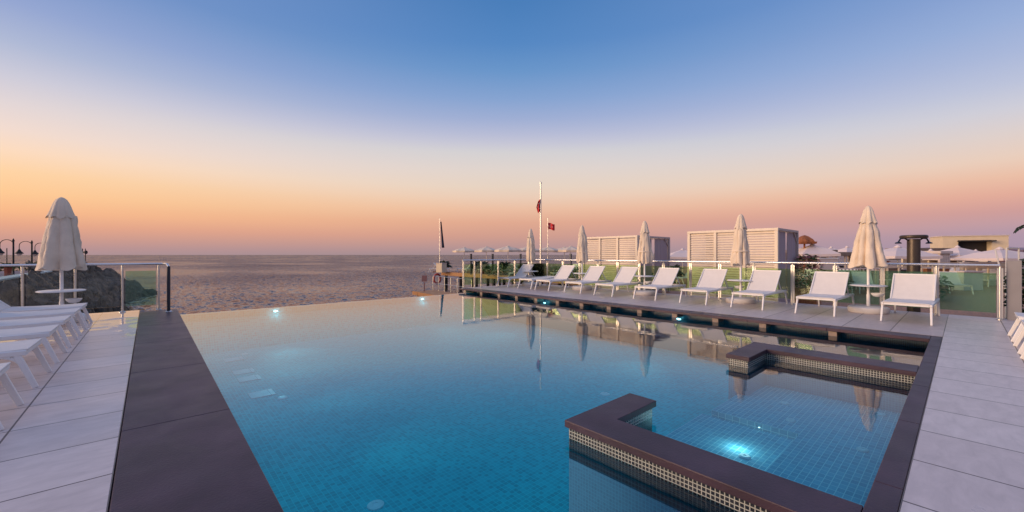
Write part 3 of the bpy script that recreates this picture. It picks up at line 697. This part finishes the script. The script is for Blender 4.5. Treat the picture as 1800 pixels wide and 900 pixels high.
# white sunbeds on the pier and the terrace
def bed_simple():
    return make_lounger()
bd = lg
k = 0
for Z, us in ((33, (880, 905, 932, 985, 1008)), (36.5, (815, 838, 862, 890, 918)), (38.5, (790, 803)), (29, (940, 968, 1000)), (15.2, (1425,)), (17, (1480, 1530, 1690)), (21, (1420, 1450, 1500, 1560, 1640, 1720)), (26, (1455, 1510, 1650, 1700)), (23, (1182, 1198))):
    for u in us:
        o = copy_tree(lg); p = P(u, Z, TZ if P(u, Z).x < 20.9 else TZ - .002); o.location = p; o.rotation_euler = (0, 0, random.choice([0, .3, 2.4, -.4]) + random.uniform(-.1, .1))
        o['label'] = 'white sunbed on the pier seen through the green glass' if u < 1100 else 'white sunbed on the beach terrace behind the green glass fence'; o['group'] = 'sunbeds on the pier' if u < 1100 else 'sunbeds on the beach terrace'; o['category'] = 'sunbed'; o.name = 'sunbed'
for u, Z, l in ((1150, 20, 'yellow-green potted plant seen between the curtains of the farther cabana'), (870, 33, 'low yellow-green shrub on the pier behind the short glass fence'), (905, 32, 'low green shrub on the pier, left of the smallest closed parasol'), (985, 30, 'low green shrub on the pier, right of the tall flagpole'), (1010, 29, 'low green shrub on the pier behind the second closed parasol')):
    bush('shrub', P(u, Z, TZ), .9, .7, [('green', 1)], l, 'shrub', None, 300, .22, .05)
# life ring, box, lower boardwalk
t = empty('life_ring', P(768.5, 38.5, zat(490, 38.5)), YAW - R(60), 'red life ring hanging at the seaward corner of the pier', 'life ring')
rg = []
for i in range(25):
    a = 2 * math.pi * i / 24; rg.append((.33 * math.cos(a), 0, .33 * math.sin(a) * 1.3))
MB().path(rg, .09, 8).build('ring', M['redring'], t, smooth=True)
MB().box(-.4, .5, .05, .09, .62, .70).build('hook_bar', M['orange_wood'], t)
t = empty('box', P(776, 38, TZ), .3, 'cream box standing at the seaward end of the pier', 'box')
MB().box(-.35, .35, -.35, .35, 0, .85).build('body', M['cream'], t, bevel=.02); MB().box(-.38, .38, -.38, .38, .85, .9).build('lid', M['pale'], t)
bw_ = MB(); a_, b_ = P(738, 25.5, -.95), P(803, 21.5, -.95); d_ = (b_ - a_).normalized(); sd_ = Vector((-d_.y, d_.x, 0))
bt = bw_.add([a_ - sd_ * .5, b_ - sd_ * .5, b_ + sd_ * 1.0, a_ + sd_ * 1.0] + [v + Vector((0, 0, -.22)) for v in (a_ - sd_ * .5, b_ - sd_ * .5, b_ + sd_ * 1.0, a_ + sd_ * 1.0)], [(0, 1, 2, 3), (7, 6, 5, 4), (0, 4, 5, 1), (1, 5, 6, 2), (2, 6, 7, 3), (3, 7, 4, 0)]).build('boardwalk', M['orange_wood'], kind='structure')
for u in (737, 760, 790):
    p = P(u, 24.6 if u < 780 else 22.5, 0); MB().lathe([(.12, -2.4), (.12, -1.0)], 8).build('pile', M['pile'], bt, loc=p)
rl = MB()
for i in range(7):
    p = a_ + (b_ - a_) * i / 6 + sd_ * .9; rl.path([p, p + Vector((0, 0, .9))], .018, 5)
p, q_ = a_ + sd_ * .9 + Vector((0, 0, .9)), b_ + sd_ * .9 + Vector((0, 0, .9)); rl.path([p, q_], .018, 5); rl.path([p - Vector((0, 0, .45)), q_ - Vector((0, 0, .45))], .012, 5)
rl.build('railing', M['steel'], bt)
t = tag(MB().box(-.16, .16, -.02, .02, .6, .98).box(-.03, .03, -.02, .02, 0, .55).build('sign_board', mat('faded_pink_board', (.26, .13, .13), .7), loc=P(746, 25, -.95), rot=(0, 0, YAW - R(90))), 'small dull red board on the low boardwalk over the sea', 'sign')

# ------------------------------------------------------------------ right background
t = empty('shower_column', P(1606, 10.5, TZ), YAW - R(90), 'dark bronze shower column with a round cap behind the fence', 'shower')
MB().lathe([(.13, 0), (.13, 2.06)], 28).build('column', M['bronze'], t, smooth=True)
MB().lathe([(.26, 2.08), (.27, 2.10), (.27, 2.14), (.25, 2.16)], 32).build('cap', M['bronze'], t, smooth=True)
for s in (-1, 1):
    a = MB(); a.path([(s * .13, 0, 2.02), (s * .24, 0, 2.08), (s * .34, 0, 2.07), (s * .39, 0, 1.99)], .018, 8); a.lathe([(.07, 0), (.06, .03), (.02, .05)], 14, c=(s * .40, 0, 1.94)); a.build('shower_head', M['darksteel'], t, smooth=True)
t = bush('flowering_shrub', P(1420, 13.6, TZ), .36, 1.15, [('green', .6), ('flower', .5)], 'flowering shrub with pink and cream blooms right of the larger cabana', 'shrub', None, 620, .12, .5)
MB().box(-.35, .35, -.3, .3, 0, .55).build('planter', M['boards'], t, bevel=.01)
bush('shrub', P(1462, 15.5, TZ), .6, .75, [('green', 1)], 'low green shrub right of the flowering shrub', 'shrub', None, 300, .16, .1)

# cream pavilion
Zb = 58; a = P(1657, Zb, 0); b = P(1773, Zb - 3, 0); ang = math.atan2((b - a).y, (b - a).x); Lw = (b - a).length
t = empty('cream_pavilion', (a.x, a.y, TZ), ang, 'cream pavilion with one wide dark opening, farthest on the right', 'pavilion')
hh = zat(416, Zb) - TZ
w = MB(); w.box(0, 1.6, 0, 4, 0, hh); w.box(Lw - 1.6, Lw, 0, 4, 0, hh); w.box(1.6, Lw - 1.6, 0, 4, hh - .55, hh); w.box(1.6, Lw - 1.6, 0, 4, 0, hh - 2.2); w.box(1.6, Lw - 1.6, 3.6, 4, hh - 2.2, hh - .55); w.build('wall', M['cream'], t)
MB().box(1.6, Lw - 1.6, 1.2, 3.59, hh - 2.19, hh - .56).build('dark_interior', M['dark'], t); MB().box(1.5, Lw - 1.5, -.9, 0, hh - .75, hh - .6).build('awning', M['dark'], t)
MB().box(-.1, Lw + .1, -.1, 4.1, hh, hh + .12).build('roof', M['pale'], t)
# huts with flat taupe roofs, low walls
def hut(u, Z, w_m, vtop, vroof, label, m='taupe', d=2.5):
    t = empty('beach_hut', P(u, Z, TZ), YAW - R(90) + R(8), label, 'hut', 'low beach huts'); zt = zat(vtop, Z) - TZ; zr = zat(vroof, Z) - TZ
    MB().box(-w_m / 2, w_m / 2, 0, d, zr, zt).build('roof', M[m], t, bevel=.02)
    p = MB()
    for i in range(5): x = -w_m / 2 + .15 + (w_m - .3) * i / 4; p.box(x - .06, x + .06, .1, .22, 0, zr)
    p.build('posts', M['pale'], t); MB().box(-w_m / 2 + .2, w_m / 2 - .2, d - .3, d - .2, 0, zr).build('back_wall', M['cream'], t)
    MB().box(-w_m / 2 + .2, w_m / 2 - .2, .6, 1.1, 0, .9).build('counter', M['dark'], t)
hut(1446, 30, 2.6, 439, 445, 'small beach hut with a tan flat roof, right of the larger cabana')
hut(1475, 27, 3.0, 443, 450, 'beach hut with a taupe flat roof, left of the largest closed parasol')
hut(1590, 33, 6.0, 446, 450, 'wide low beach hut behind the shower column', 'pale')
hut(1645, 38, 5.0, 436, 444, 'beach hut with a grey sloped-looking roof, left of the cream pavilion')
hut(1665, 24, .9, 441, 446, 'narrow pale kiosk with two columns, below the left open parasol', 'pale')
hut(1745, 27, 4.4, 455, 458, 'white striped changing hut at the far right', 'pale')
def wallp(u0, u1, Z, vt, m, label, th=.2):
    a = P(u0, Z, TZ); b = P(u1, Z, TZ); L_ = (b - a).length; h_ = zat(vt, Z) - TZ
    t = empty('low_wall', a, math.atan2((b - a).y, (b - a).x), label, 'low wall', 'low pale walls of the terrace')
    MB().box(0, L_, -th / 2, th / 2, 0, h_).build('wall', M[m], t); MB().box(-.03, L_ + .03, -th / 2 - .03, th / 2 + .03, h_, h_ + .05).build('cap', M['white'], t)
wallp(1438, 1470, 20, 455, 'pale', 'short low pale wall left of the picket balustrade')
wallp(1550, 1700, 30, 458, 'pale', 'long low pale wall behind the shower column')
wallp(1690, 1775, 22, 462, 'cream', 'low cream wall left of the white pole frame')
t = empty('balustrade', P(1466, 19, TZ), YAW - R(90), 'white picket balustrade left of the largest closed parasol', 'balustrade')
p = MB()
for i in range(13): p.box(i * .17, i * .17 + .05, -.02, .02, 0, .98)
p.build('pickets', M['pale'], t); MB().box(-.05, 2.2, -.04, .04, .98, 1.04).build('rail', M['pale'], t); MB().box(-.05, 2.2, .3, .36, 0, .9).build('back_panel', M['taupe'], t)
for u, Z, l, m in ((1560, 24, 'slim tan post left of the shower column', 'terra'), (1760, 24, 'orange cabinet under the large white parasol at the far right', 'terra')):
    t = MB().box(-.12 if u > 1700 else -.05, .35 if u > 1700 else .05, -.05, .05, 0, 1.25).box(-.16, .4 if u > 1700 else .1, -.08, .08, 1.25, 1.3).build('cabinet' if u > 1700 else 'wooden_post', M[m], loc=P(u, Z, TZ), rot=(0, 0, YAW - R(90))); tag(t, l, 'cabinet' if u > 1700 else 'post')
# thatched shade above the white parasols
t = empty('thatched_shade', P(1414, 24, TZ), .4, 'reddish brown thatched parasol just right of the larger cabana', 'parasol')
MB().lathe([(.62, 2.42), (.58, 2.30), (.42, 2.56), (.2, 2.74), (.02, 2.82)], 14, fold=lambda r, z, t, i: r * (1 + .12 * math.sin(5 * t))).build('thatch', M['thatch'], t); MB().lathe([(.05, 0), (.05, 2.5)], 8).build('pole', M['thatch'], t)
# white pole frame by the pillar
t = empty('white_pole_frame', P(1779, 10.5, TZ), YAW - R(90), 'thin white pole frame standing behind the grey pillar', 'frame')
p = MB(); p.path([(-.17, 0, 0), (-.14, .0, 1.83)], .018, 6); p.path([(.02, 0, 0), (-.08, .3, 1.80)], .018, 6); p.path([(.22, 0, 0), (.17, 0, 1.83)], .018, 6); p.path([(-.14, 0, 1.82), (.17, 0, 1.82)], .018, 6); p.path([(-.15, 0, 1.2), (.2, 0, 1.2)], .012, 6)
p.build('poles', M['white'], t, smooth=True)

def palm(name, loc, h, nf, L_, label, m='darkgreen', trunk='thatch', seed=1, r=.11):
    rnd = random.Random(seed); t = empty(name, loc, 0, label, 'palm tree')
    MB().lathe([(r * 1.4, 0), (r * 1.1, h * .2), (r, h * .6), (r * 1.15, h)], 12, fold=lambda r_, z, t_, i: r_ * (1 + .08 * math.sin(7 * t_))).build('trunk', M[trunk], t, smooth=True)
    f = MB()
    for i in range(nf):
        a = 2 * math.pi * i / nf + rnd.uniform(-.2, .2); e0 = rnd.uniform(.1, 1.25); L2 = L_ * rnd.uniform(.8, 1.1); pts = []; p = Vector((0, 0, h)); e = e0
        for j in range(9):
            pts.append(p.copy()); d = Vector((math.cos(a) * math.cos(e), math.sin(a) * math.cos(e), math.sin(e))); p = p + d * L2 / 8; e -= .13 + .035 * j
        f.path(pts, .018, 4, .004)
        for j in range(1, 9):
            for q in (.0, .33, .66):
                if j == 8 and q > 0: break
                c = pts[j] if q == 0 else pts[j] * (1 - q) + pts[min(8, j + 1)] * q
                dr = (pts[j] - pts[j - 1]).normalized(); s_ = dr.cross(Vector((0, 0, 1))).normalized()
                ll = L2 * .30 * (1.05 - .085 * j)
                for sg in (-1, 1): f.leaf(c, (s_ * sg + dr * .8 - Vector((0, 0, .35))).normalized(), ll, .022, .2)
    f.build('fronds', M[m], t); return t
palm('palm_tree', P(1884, 9.6, TZ), 2.05, 26, .95, 'dark palm at the right edge beside the grey pillar', seed=4)

bush('shrub', P(1822, 9.4, TZ), .42, 1.45, [('darkgreen', 1)], 'dark leafy shrub at the right edge under the palm', 'shrub', None, 900, .16, .05)
t = empty('post_and_rail', P(1540, 20.5, TZ), YAW - R(90) + R(4), 'long pale post and rail fence across the terrace behind the shower column', 'rail fence')
for i in range(13): MB().box(i * .62 - .03, i * .62 + .03, -.03, .03, 0, 1.22).build('post', M['cream'], t)
p = MB(); p.box(-.1, 7.6, -.034, -.03, 1.0, 1.06); p.box(-.1, 7.6, -.034, -.03, .62, .67); p.box(-.1, 7.6, -.05, .05, 1.222, 1.26); p.build('rails', M['cream'], t)
for u, Z, w_m, h_, m, l in ((1562, 21.5, .9, .95, 'taupe', 'taupe cabinet behind the rail fence, left of the shower column'), (1583, 23, 1.1, .8, 'dark', 'dark counter behind the rail fence, directly left of the shower column'), (1640, 22, 1.3, .9, 'boards', 'brown counter behind the rail fence, right of the shower column'), (1700, 19, 1.0, .85, 'sling', 'white counter in front of the pavilion'), (1722, 23.5, 1.2, 1.1, 'taupe', 'taupe cabinet left of the orange cabinet')):
    t = empty('counter', P(u, Z, TZ), YAW - R(90) + R(5), l, 'counter'); MB().box(-w_m / 2, w_m / 2, -.25, .25, 0, h_).build('body', M[m], t, bevel=.01); MB().box(-w_m / 2 - .05, w_m / 2 + .05, -.3, .3, h_, h_ + .05).build('top', M['pale'], t)
for u, Z, l in ((1400, 16, 'low green shrub at the foot of the larger cabana'), (1640, 15, 'low green shrub right of the shower column'), (1590, 15.5, 'low green shrub left of the shower column')):
    bush('shrub', P(u, Z, TZ), .45, .8, [('green', 1)], l, 'shrub', None, 260, .16, .1)

# ------------------------------------------------------------------ left background: wall, rocks, promenade
tagw = empty('promenade_wall', (-4.6, 13.3, 0), 0, 'long promenade parapet with a pale green cap running out to sea on the left', 'wall')
MB().box(-.2, .12, 0, 52, -2.2, .24).build('wall', mat('dark_rubble_stone', (.07, .065, .05), .9, noise=(3, .6), bump=(5, 1)), tagw)
MB().box(-.32, .2, 0, 52.1, .24, .33).build('cap', M['stonecap'], tagw, bevel=.02)
MB().box(-60, -4.82, 14, 66, -2.6, -1.0).build('promenade', mat('pinkish_promenade_paving', (.42, .30, .30), .7, noise=(.6, .15)), kind='structure')
MB().box(-60, -4.9, 62, 62.5, -1.0, -.3).build('far_kerb_wall', M['pale'], kind='structure')
# rock slope
import mathutils.noise as mn
def rock_h(x, y):
    s = max(0, min(1, (x + 4.4) / (3.5 if y > 25 else 2.7 + .1 * (y - 17))))
    base = .05 - 2.35 * s ** .8
    if y > 42: base -= (y - 42) * .03
    base -= 1.3 * max(0, x + (1.3 if y > 25 else 2.0))
    def cell(sc_, amp):
        d, p = mn.voronoi(Vector((x * sc_, y * sc_ * .9, sc_)))
        hsh = math.sin(p[0].x * 127.1 + p[0].y * 311.7) * 43758.5453; return amp * ((hsh - math.floor(hsh)) - .55 + .9 * min(.5, (d[1] - d[0])))
    n_ = mn.fractal(Vector((x * 1.6, y * 1.6, 3)), .9, 2.1, 5) * .10
    return base + n_ + cell(.55, .8) + cell(1.5, .5) + cell(3.4, .22)
rk = MB(); nx_, ny_ = 90, 420
xs = [-4.5 + 7.0 * i / nx_ for i in range(nx_ + 1)]; yv = [13.0 + 56 * (j / ny_) ** 1.25 for j in range(ny_ + 1)]
rk.v = [(x - .4 * math.sin(y * .4), y, rock_h(x, y)) for y in yv for x in xs]
rk.f = [(j * (nx_ + 1) + i, j * (nx_ + 1) + i + 1, (j + 1) * (nx_ + 1) + i + 1, (j + 1) * (nx_ + 1) + i) for j in range(ny_) for i in range(nx_)]
M['rock'] = mat('wet_dark_rock', (.085, .066, .045), .75, noise=(2.2, .9), bump=(9, 1.0))
rk.build('rocky_shore', M['rock'], kind='structure')
# headland mound at the wall's end
def mound(name, x0, y0, rx, ry, h, seed):
    m = MB(); n = 90; m.v = []; 
    for j in range(n + 1):
        for i in range(n + 1):
            a = i / n * 2 - 1; b = j / n * 2 - 1; d = math.sqrt(a * a + b * b); s = max(0, 1 - d) ** .8
            x = x0 + a * rx; y = y0 + b * ry
            m.v.append((x, y, -2.4 + (h + 2.4) * s + (mn.fractal(Vector((x * 1.2, y * 1.2, seed)), .9, 2.1, 5) * .25 + 1.5 * (lambda d: min(.5, d[1] - d[0]))(mn.voronoi(Vector((x * .55, y * .5, seed)))[0]) - .4) * min(1, s * 4)))
    m.f = [(j * (n + 1) + i, j * (n + 1) + i + 1, (j + 1) * (n + 1) + i + 1, (j + 1) * (n + 1) + i) for j in range(n) for i in range(n)]
    return m.build(name, M['rock'], kind='structure')
mound('headland_rock', -5.4, 59, 5.0, 11, .75, 5); mound('headland_rock', -1.5, 46.5, 3.0, 4.5, -.75, 9)
# street lamps
def street_lamp(u, Z, vt, arms, label):
    z0 = -1.0; h = zat(vt, Z) - z0; t = empty('street_lamp', P(u, Z, z0), YAW - R(90), label, 'street lamp', 'old-style street lamps on the promenade')
    MB().lathe([(.13, 0), (.10, .5), (.07, .6), (.06, h - .2), (.085, h - .1), (.02, h + .1)], 10).build('pole', M['pile'], t, smooth=True)
    for s, wd in arms:
        ht = h - .45; pts = [(s * wd * (1 - math.cos(q)) / 2, 0, ht + .02 + .42 * math.sin(q)) for q in [math.pi * i / 12 for i in range(13)]]; pts.append((s * wd, 0, ht - .35))
        ar = MB().path(pts, .03, 6).build('arm', M['pile'], t, smooth=True)
        MB().lathe([(.03, 0), (.09, -.08), (.13, -.2), (.30, -.42), (.30, -.46), (.24, -.46)], 14, c=(s * wd, 0, ht - .32)).build('lamp_shade', M['pile'], ar, smooth=True)
        MB().lathe([(.22, -.46), (.18, -.58), (.03, -.66)], 12, c=(s * wd, 0, ht - .32)).build('globe', M['lampglass'], ar, smooth=True)
street_lamp(23.5, 36, 421, ((-1, 1.2),), 'black street lamp nearest the left edge with its arm reaching left')
street_lamp(56, 40, 424, ((-1, 1.25),), 'black street lamp in the middle, between two small palms')
street_lamp(80, 44, 427, ((-1, 1.15),), 'black street lamp half hidden behind the left closed parasol')
for u, Z, l in ((14, 34, 'small promenade palm nearest the left edge'), (62, 40, 'small promenade palm beside the middle street lamp')):
    palm('small_palm', P(u, Z, -1.0), 1.25, 16, .95, l, 'green', 'terra', seed=u, r=.2)
for u, Z, vt, l in ((12, 46, 436, 'thin grey pole behind the leftmost promenade palm'), (145, 44, 437, 'thin dark pole with a loudspeaker right of the left parasol'), (150, 46, 437, 'thin grey pole right of the loudspeaker pole')):
    t = empty('thin_pole', P(u, Z, -1.0), 0, l, 'pole'); h = zat(vt, Z) + 1.0; MB().lathe([(.05, 0), (.04, h)], 8).build('pole', M['darksteel'], t)
    if u == 145: MB().lathe([(.05, 0), (.09, .1), (.2, .35)], 12).build('loudspeaker', M['pile'], t, loc=(0, 0, h - .4), rot=(R(90), 0, R(60)))
bush('shrub', P(101, 47, -1.0), .9, .9, [('darkgreen', 1)], 'dark low shrub on the promenade behind the left parasol', 'shrub', None, 200, .3, .0)
bush('shrub', P(30, 50, -1.0), 2.2, 1.2, [('darkgreen', 1)], 'wide dark shrub on the promenade behind the leftmost street lamp', 'shrub', None, 400, .35, .0)

# ------------------------------------------------------------------ hills and mainland far right
hl = MB(); n = 90; vs_ = []
for i in range(n + 1):
    u = 1385 + i * 9; Z = 1500 - 2 * i
    v = 441 - 7 * math.sin(min(1, (u - 1385) / 420) * math.pi / 2) + 2.2 * math.sin(u * .021) + 1.2 * math.sin(u * .057)
    p = P(u, Z); q = P(u, Z + 500); vs_ += [(p.x, p.y, -3), (p.x, p.y, zat(v + 4, Z)), (q.x, q.y, zat(v, Z + 500)), (q.x, q.y, -3)]
hl.add(vs_, [(4 * i + k, 4 * i + k + 1, 4 * i + 5 + k, 4 * i + 4 + k) for i in range(n) for k in range(3)])
hl.build('hills', mat('haze_tinted_hill', (.30, .22, .27), .95, noise=(.01, .2)), kind='structure')  # pale mauve base colour stands in for distance haze
